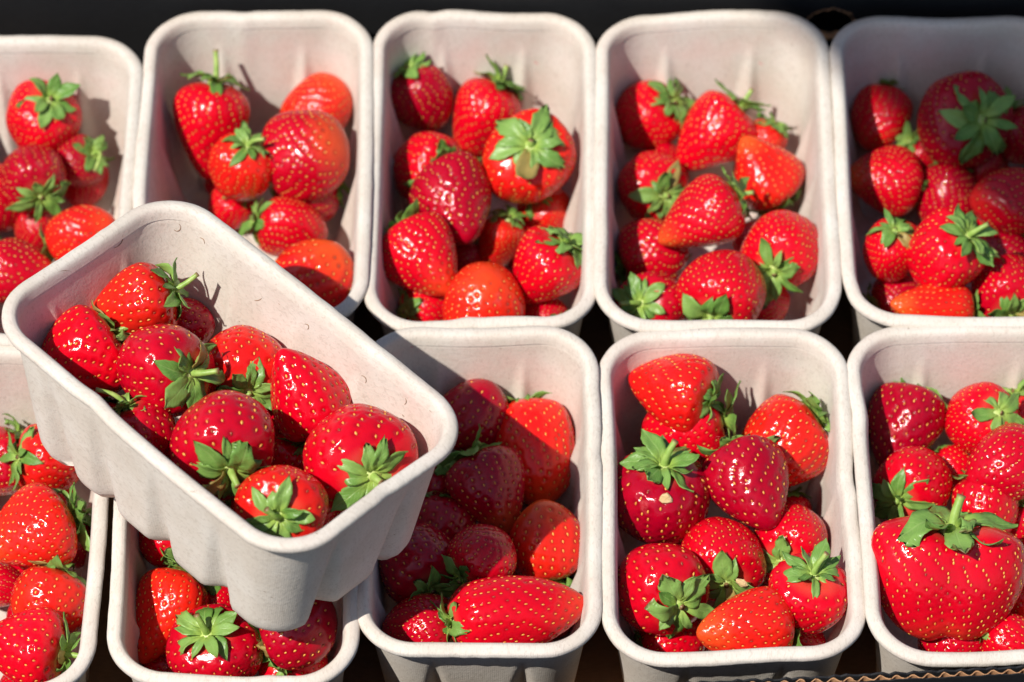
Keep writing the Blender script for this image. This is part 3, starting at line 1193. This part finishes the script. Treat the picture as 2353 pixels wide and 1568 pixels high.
T['B5'] = [
    (2120, 355, 105, 110, 140, 30, 'R', 'd', .0, 0, 'small strawberry with green bits between big ones'),
    (2255, 388, 95, 105, 60, -10, 'R', 'd', .0, 0, 'tiny strawberry below the large leafy one'),
    (2290, 595, 150, 155, 30, -10, 'R', 'c', .0, 0, 'dark strawberry beside the cap'),
    (2070, 690, 125, 130, 190, 0, 'R', 'c', .0, 0, 'crimson strawberry behind the orange tipped one'),
    (2175, 460, 152, 160, 85, -20, 'R', 'c', .0, 1, 'smooth crimson strawberry in the middle'),
    (2020, 265, 136, 162, 62, -18, 'R', 'r', .2, 1, 'narrow strawberry with cap turned to the wall', dict(stem=35, lean=(.6, .8, -.1))),
    (2335, 315, 125, 140, 112, 18, 'R', 'c', .0, 1, 'strawberry with thin upright stalk', dict(stem=60, lean=(-.4, 1, .1))),
    (2208, 278, 228, 190, -5, 64, 'R', 'c', .0, 2, 'large dark strawberry with spidery dark cap'),
    (2030, 414, 166, 178, -8, -22, 'C', 'r', .7, 2, 'strawberry with yellow tip pointing at the wall'),
    (2312, 462, 160, 170, -5, -10, 'R', 'd', .1, 2, 'round seedy strawberry with no visible cap'),
    (2045, 582, 126, 155, 82, 48, 'R', 'r', .0, 3, 'narrow strawberry with light green cap'),
    (2170, 580, 178, 182, 38, 48, 'R', 'r', .0, 4, 'strawberry with open cap and slanting stalk', dict(stem=55, lean=(.9, .5, .3))),
    (2312, 668, 172, 170, -85, 48, 'R', 'd', .0, 4, 'strawberry with cap at the front rim'),
    (2138, 712, 125, 205, -4, -25, 'C', 'o', .6, 5, 'orange tipped strawberry lying along front rim'),
]
T['F1'] = [
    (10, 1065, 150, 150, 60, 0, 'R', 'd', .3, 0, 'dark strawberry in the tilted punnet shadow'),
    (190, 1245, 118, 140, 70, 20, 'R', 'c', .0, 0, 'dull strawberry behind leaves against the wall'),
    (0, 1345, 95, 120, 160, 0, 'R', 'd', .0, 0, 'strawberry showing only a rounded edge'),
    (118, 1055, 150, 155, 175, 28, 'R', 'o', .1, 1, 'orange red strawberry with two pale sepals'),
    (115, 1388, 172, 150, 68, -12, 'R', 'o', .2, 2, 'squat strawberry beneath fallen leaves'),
    (75, 1215, 188, 195, 22, -18, 'C', 'o', .2, 3, 'big strawberry lying with its cap by the rim'),
    (58, 1492, 172, 182, -8, 8, 'C', 'r', .0, 4, 'strawberry with sideways cap and pale stalk', dict(stem=55, lean=(1, -.15, .2))),
]
T['F2'] = [
    (502, 1402, 112, 115, 100, 10, 'R', 'r', .1, 0, 'strawberry peeping out below the tilted base'),
    (385, 1530, 120, 125, 190, -5, 'R', 'd', .0, 0, 'dark strawberry low in the front corner'),
    (335, 1232, 125, 140, -48, 42, 'R', 'r', .0, 1, 'strawberry with drooping green cap by the rim'),
    (380, 1415, 155, 210, 68, -12, 'C', 'o', .2, 2, 'pointed strawberry standing tip down'),
    (672, 1530, 145, 140, 120, 55, 'R', 'r', .0, 2, 'strawberry with torn cap at the front rim'),
    (690, 1440, 172, 160, 205, -18, 'R', 'c', .0, 3, 'dark crimson strawberry under the tilted corner'),
    (492, 1495, 190, 170, 105, 58, 'R', 'd', .0, 3, 'strawberry with big star cap and stalk', dict(stem=58, lean=(-.5, 1, .6))),
]
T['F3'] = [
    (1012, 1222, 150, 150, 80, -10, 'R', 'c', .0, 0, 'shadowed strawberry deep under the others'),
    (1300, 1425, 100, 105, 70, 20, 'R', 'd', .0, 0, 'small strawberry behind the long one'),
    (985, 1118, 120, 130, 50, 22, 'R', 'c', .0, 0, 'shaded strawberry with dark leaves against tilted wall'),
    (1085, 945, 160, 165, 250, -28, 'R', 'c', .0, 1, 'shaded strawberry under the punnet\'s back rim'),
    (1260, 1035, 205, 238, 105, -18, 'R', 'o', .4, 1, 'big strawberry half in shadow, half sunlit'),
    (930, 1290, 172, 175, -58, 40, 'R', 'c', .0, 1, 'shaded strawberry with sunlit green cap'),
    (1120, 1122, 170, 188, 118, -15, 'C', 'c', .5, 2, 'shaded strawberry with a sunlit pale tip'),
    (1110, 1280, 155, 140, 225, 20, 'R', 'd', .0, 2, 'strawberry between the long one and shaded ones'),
    (1268, 1242, 162, 172, -78, -10, 'R', 'o', .5, 3, 'sunlit seedy strawberry above the long one'),
    (958, 1450, 155, 165, 2, 18, 'R', 'd', .0, 3, 'lumpy dark strawberry at the front rim'),
    (1198, 1412, 165, 292, 188, 8, 'L', 'r', .2, 4, 'very long strawberry lying along the front rim'),
]
T['F4'] = [
    (1605, 1065, 112, 115, 60, 40, 'R', 'd', .0, 0, 'strawberry showing only leaf tips between others'),
    (1815, 1200, 95, 100, 90, 0, 'R', 'd', .0, 0, 'small strawberry against the lit wall'),
    (1545, 1475, 142, 140, 200, 0, 'R', 'r', .0, 0, 'strawberry low behind the front rim'),
    (1840, 1470, 95, 110, 150, 0, 'R', 'd', .0, 0, 'small matt strawberry in the front corner'),
    (1570, 985, 175, 185, 15, 10, 'R', 'r', .0, 1, 'strawberry lying beneath the corner one'),
    (1548, 892, 172, 192, -18, 18, 'H', 'o', .0, 2, 'orange red corner strawberry with spiky side cap'),
    (1820, 1245, 168, 165, 235, 50, 'R', 'r', .0, 1, 'strawberry with cap overlapped by a neighbour\'s'),
    (1788, 1032, 185, 240, 42, -5, 'H', 'o', .3, 2, 'long orange red strawberry, cap against wall'),
    (1515, 1150, 215, 200, 83, 36, 'R', 'c', .0, 3, 'round strawberry with upright stalk and dry crumb', dict(stem=65, lean=(.55, .9, .3))),
    (1658, 1282, 178, 172, -80, 50, 'R', 'r', .0, 3, 'strawberry with cap and a tan crumb'),
    (1718, 1115, 186, 198, 112, -35, 'H', 'c', .0, 4, 'crimson seedy strawberry lying cap down'),
    (1515, 1345, 192, 188, -45, 54, 'R', 'r', .0, 4, 'strawberry with large open cap above front corner'),
    (1857, 1372, 166, 172, 80, 42, 'H', 'r', .0, 4, 'strawberry with spiky cap and stalk by lit wall', dict(stem=60, lean=(.6, .8, .4))),
    (1715, 1445, 168, 212, 4, -30, 'C', 'o', .4, 5, 'strawberry with orange sheen at the front rim'),
]
T['F5'] = [
    (2190, 1082, 100, 105, 140, -10, 'R', 'r', .0, 0, 'small strawberry wedged in the middle'),
    (2190, 1480, 155, 140, 60, 0, 'R', 'd', .0, 0, 'dark strawberry under the giant'),
    (2345, 1215, 95, 110, 100, 10, 'R', 'd', .0, 0, 'strawberry edge beside green leaves'),
    (2262, 1175, 142, 155, 95, -8, 'R', 'r', .0, 1, 'strawberry behind the giant\'s stalk'),
    (2352, 965, 130, 150, 110, 20, 'R', 'r', .0, 1, 'strawberry cut by the frame with leaf above'),
    (2080, 975, 172, 200, 68, -22, 'H', 'c', .0, 1, 'crimson strawberry with cap and stalk at wall', dict(stem=45, lean=(.8, .7, -.1))),
    (2250, 968, 160, 165, 30, 58, 'R', 'r', .0, 2, 'strawberry with neat seven leafed cap', dict(sep=7)),
    (2100, 1115, 168, 155, 218, 46, 'R', 'r', .0, 2, 'strawberry whose cap leans on the shaded wall'),
    (2312, 1068, 165, 185, 25, -20, 'R', 'd', .0, 3, 'round strawberry covered with gold seeds'),
    (2350, 1365, 125, 160, 100, 0, 'R', 'o', .1, 3, 'strawberry pressed against the giant'),
    (2330, 1480, 120, 130, 150, -10, 'R', 'r', .0, 4, 'small strawberry in front beside the giant'),
    (2175, 1335, 285, 265, 84, 14, 'X', 'r', .2, 5, 'huge lobed heart shaped strawberry with thick stalk', dict(stem=68, lean=(.35, 1, .15), spin=0)),
]

# small berries on each punnet's floor carry the ones in view
FILL = {'H': 5, 'B1': 6, 'B2': 4, 'B3': 6, 'B4': 6, 'B5': 6, 'F1': 8, 'F2': 4, 'F3': 5, 'F4': 6, 'F5': 6}


def project(p):
    d = np.asarray(p) - CAM
    z = d @ FW
    return IW / 2 + FPX * (d @ RT) / z, IH / 2 - FPX * (d @ UP) / z


fr = random.Random(77)
for key, n in FILL.items():
    P = PUN[key]
    for i in range(n):
        col_, row = i % 2, i // 2
        rows = (n + 1) // 2
        lx = (col_ - .5) * P['w'] * .36 + fr.uniform(-.004, .004)
        ly = (row + .5) / rows - .5
        ly = ly * (P['l'] * .72) + fr.uniform(-.006, .006)
        wpx = fr.uniform(100, 122)
        p = P['M'][:3, :3] @ np.array([lx, ly, .006 + wpx * PX / 2]) + P['M'][:3, 3]
        u, v = project(p)
        strawberry(key, u, v, wpx, wpx * 1.08, fr.uniform(0, 360), fr.uniform(-20, 30), 'R', 'd', .0,
                   'strawberry buried beneath the top layer', fixed=p)
for key in T:
    for row in sorted(T[key], key=lambda r: (r[9], r[1])):
        kw = row[11] if len(row) > 11 else {}
        u, v, w, l, ang, tilt, kind, colr, pale, layer, lab = row[:11]
        strawberry(key, u, v, w, l, ang, tilt, kind, colr, pale, lab, layer=layer, **kw)

# ------------------------------------------------------------------ dry crumbs lying on two berries
CRUMB = mat_board('dry_crumb', (.50, .34, .15), (.66, .50, .27), .9, .6)
bpy.context.view_layer.update()
DG = bpy.context.evaluated_depsgraph_get()


def crumb(u, v, size, label, seed):
    hit, loc, nor, *_ = SC.ray_cast(DG, Vector(CAM), Vector(ray(u, v)))
    rnd = np.random.default_rng(seed)
    V, F = [], []
    n, m = 9, 6
    for j in range(m + 1):
        for k in range(n):
            a, b = 2 * math.pi * k / n, math.pi * j / m
            r = 1 + rnd.uniform(-.22, .22) * (0 < j < m)
            V.append((size * r * math.sin(b) * math.cos(a), size * .7 * r * math.sin(b) * math.sin(a), size * .45 * r * math.cos(b)))
    for j in range(m):
        for k in range(n):
            k2 = (k + 1) % n
            F.append((j * n + k, (j + 1) * n + k, (j + 1) * n + k2, j * n + k2))
    o = mesh_obj('plant_crumb', V, F, CRUMB, None, False)
    o.matrix_world = Matrix.Translation(loc + nor * size * .2) @ nor.to_track_quat('Z', 'Y').to_matrix().to_4x4()
    o['label'] = label
    o['category'] = 'crumb'
    o['group'] = 'dry crumbs'


crumb(1530, 1146, .0034, 'tan dry crumb on the round strawberry with upright stalk', 1)
crumb(1706, 1338, .0030, 'tan dry crumb beside a drooping cap, above the orange sheen strawberry', 2)


# ------------------------------------------------------------------ loose brown fibres pressed into the tilted punnet
FIBRE = mat_board('brown_fibre', (.20, .11, .06), (.30, .18, .10), .9)
fr2 = random.Random(9)
for (u, v, ln, a0, kk) in ((262, 570, 46, 20, .06), (130, 628, 40, 30, -.03), (400, 528, 30, -40, .10), (585, 690, 18, -20, .05),
                           (840, 880, 24, 60, .08), (700, 745, 20, 10, -.08), (930, 930, 16, 40, .05), (470, 560, 20, 80, .06),
                           (890, 800, 22, -30, .07), (430, 1125, 30, -35, .05)):
    pts = []
    a = math.radians(a0)
    for k in range(9):
        hit, loc, nor, _, ob, _ = SC.ray_cast(DG, Vector(CAM), Vector(ray(u, v)))
        if hit and ob.parent == PUN['H']['root']:
            pts.append((loc + nor * .00012, nor))
        u += math.cos(a) * ln / 8
        v -= math.sin(a) * ln / 8
        a += kk * 4 + fr2.uniform(-.12, .12)
    if len(pts) < 4:
        continue
    V, F = [], []
    for k, (p, nrm_) in enumerate(pts):
        d = (pts[min(k + 1, len(pts) - 1)][0] - pts[max(k - 1, 0)][0]).normalized()
        b = d.cross(nrm_).normalized()
        r = .00022 * (1 - .5 * abs(k / (len(pts) - 1) - .5) * 2)
        for m in range(5):
            w = 2 * math.pi * m / 5
            V.append(tuple(p + (b * math.cos(w) + nrm_ * math.sin(w)) * r))
    for k in range(len(pts) - 1):
        for m in range(5):
            m2 = (m + 1) % 5
            F.append((k * 5 + m, k * 5 + m2, k * 5 + 5 + m2, k * 5 + 5 + m))
    o = mesh_obj('fibre', V, F, FIBRE, PUN['H']['root'])
    o.matrix_parent_inverse = PUN['H']['root'].matrix_world.inverted()
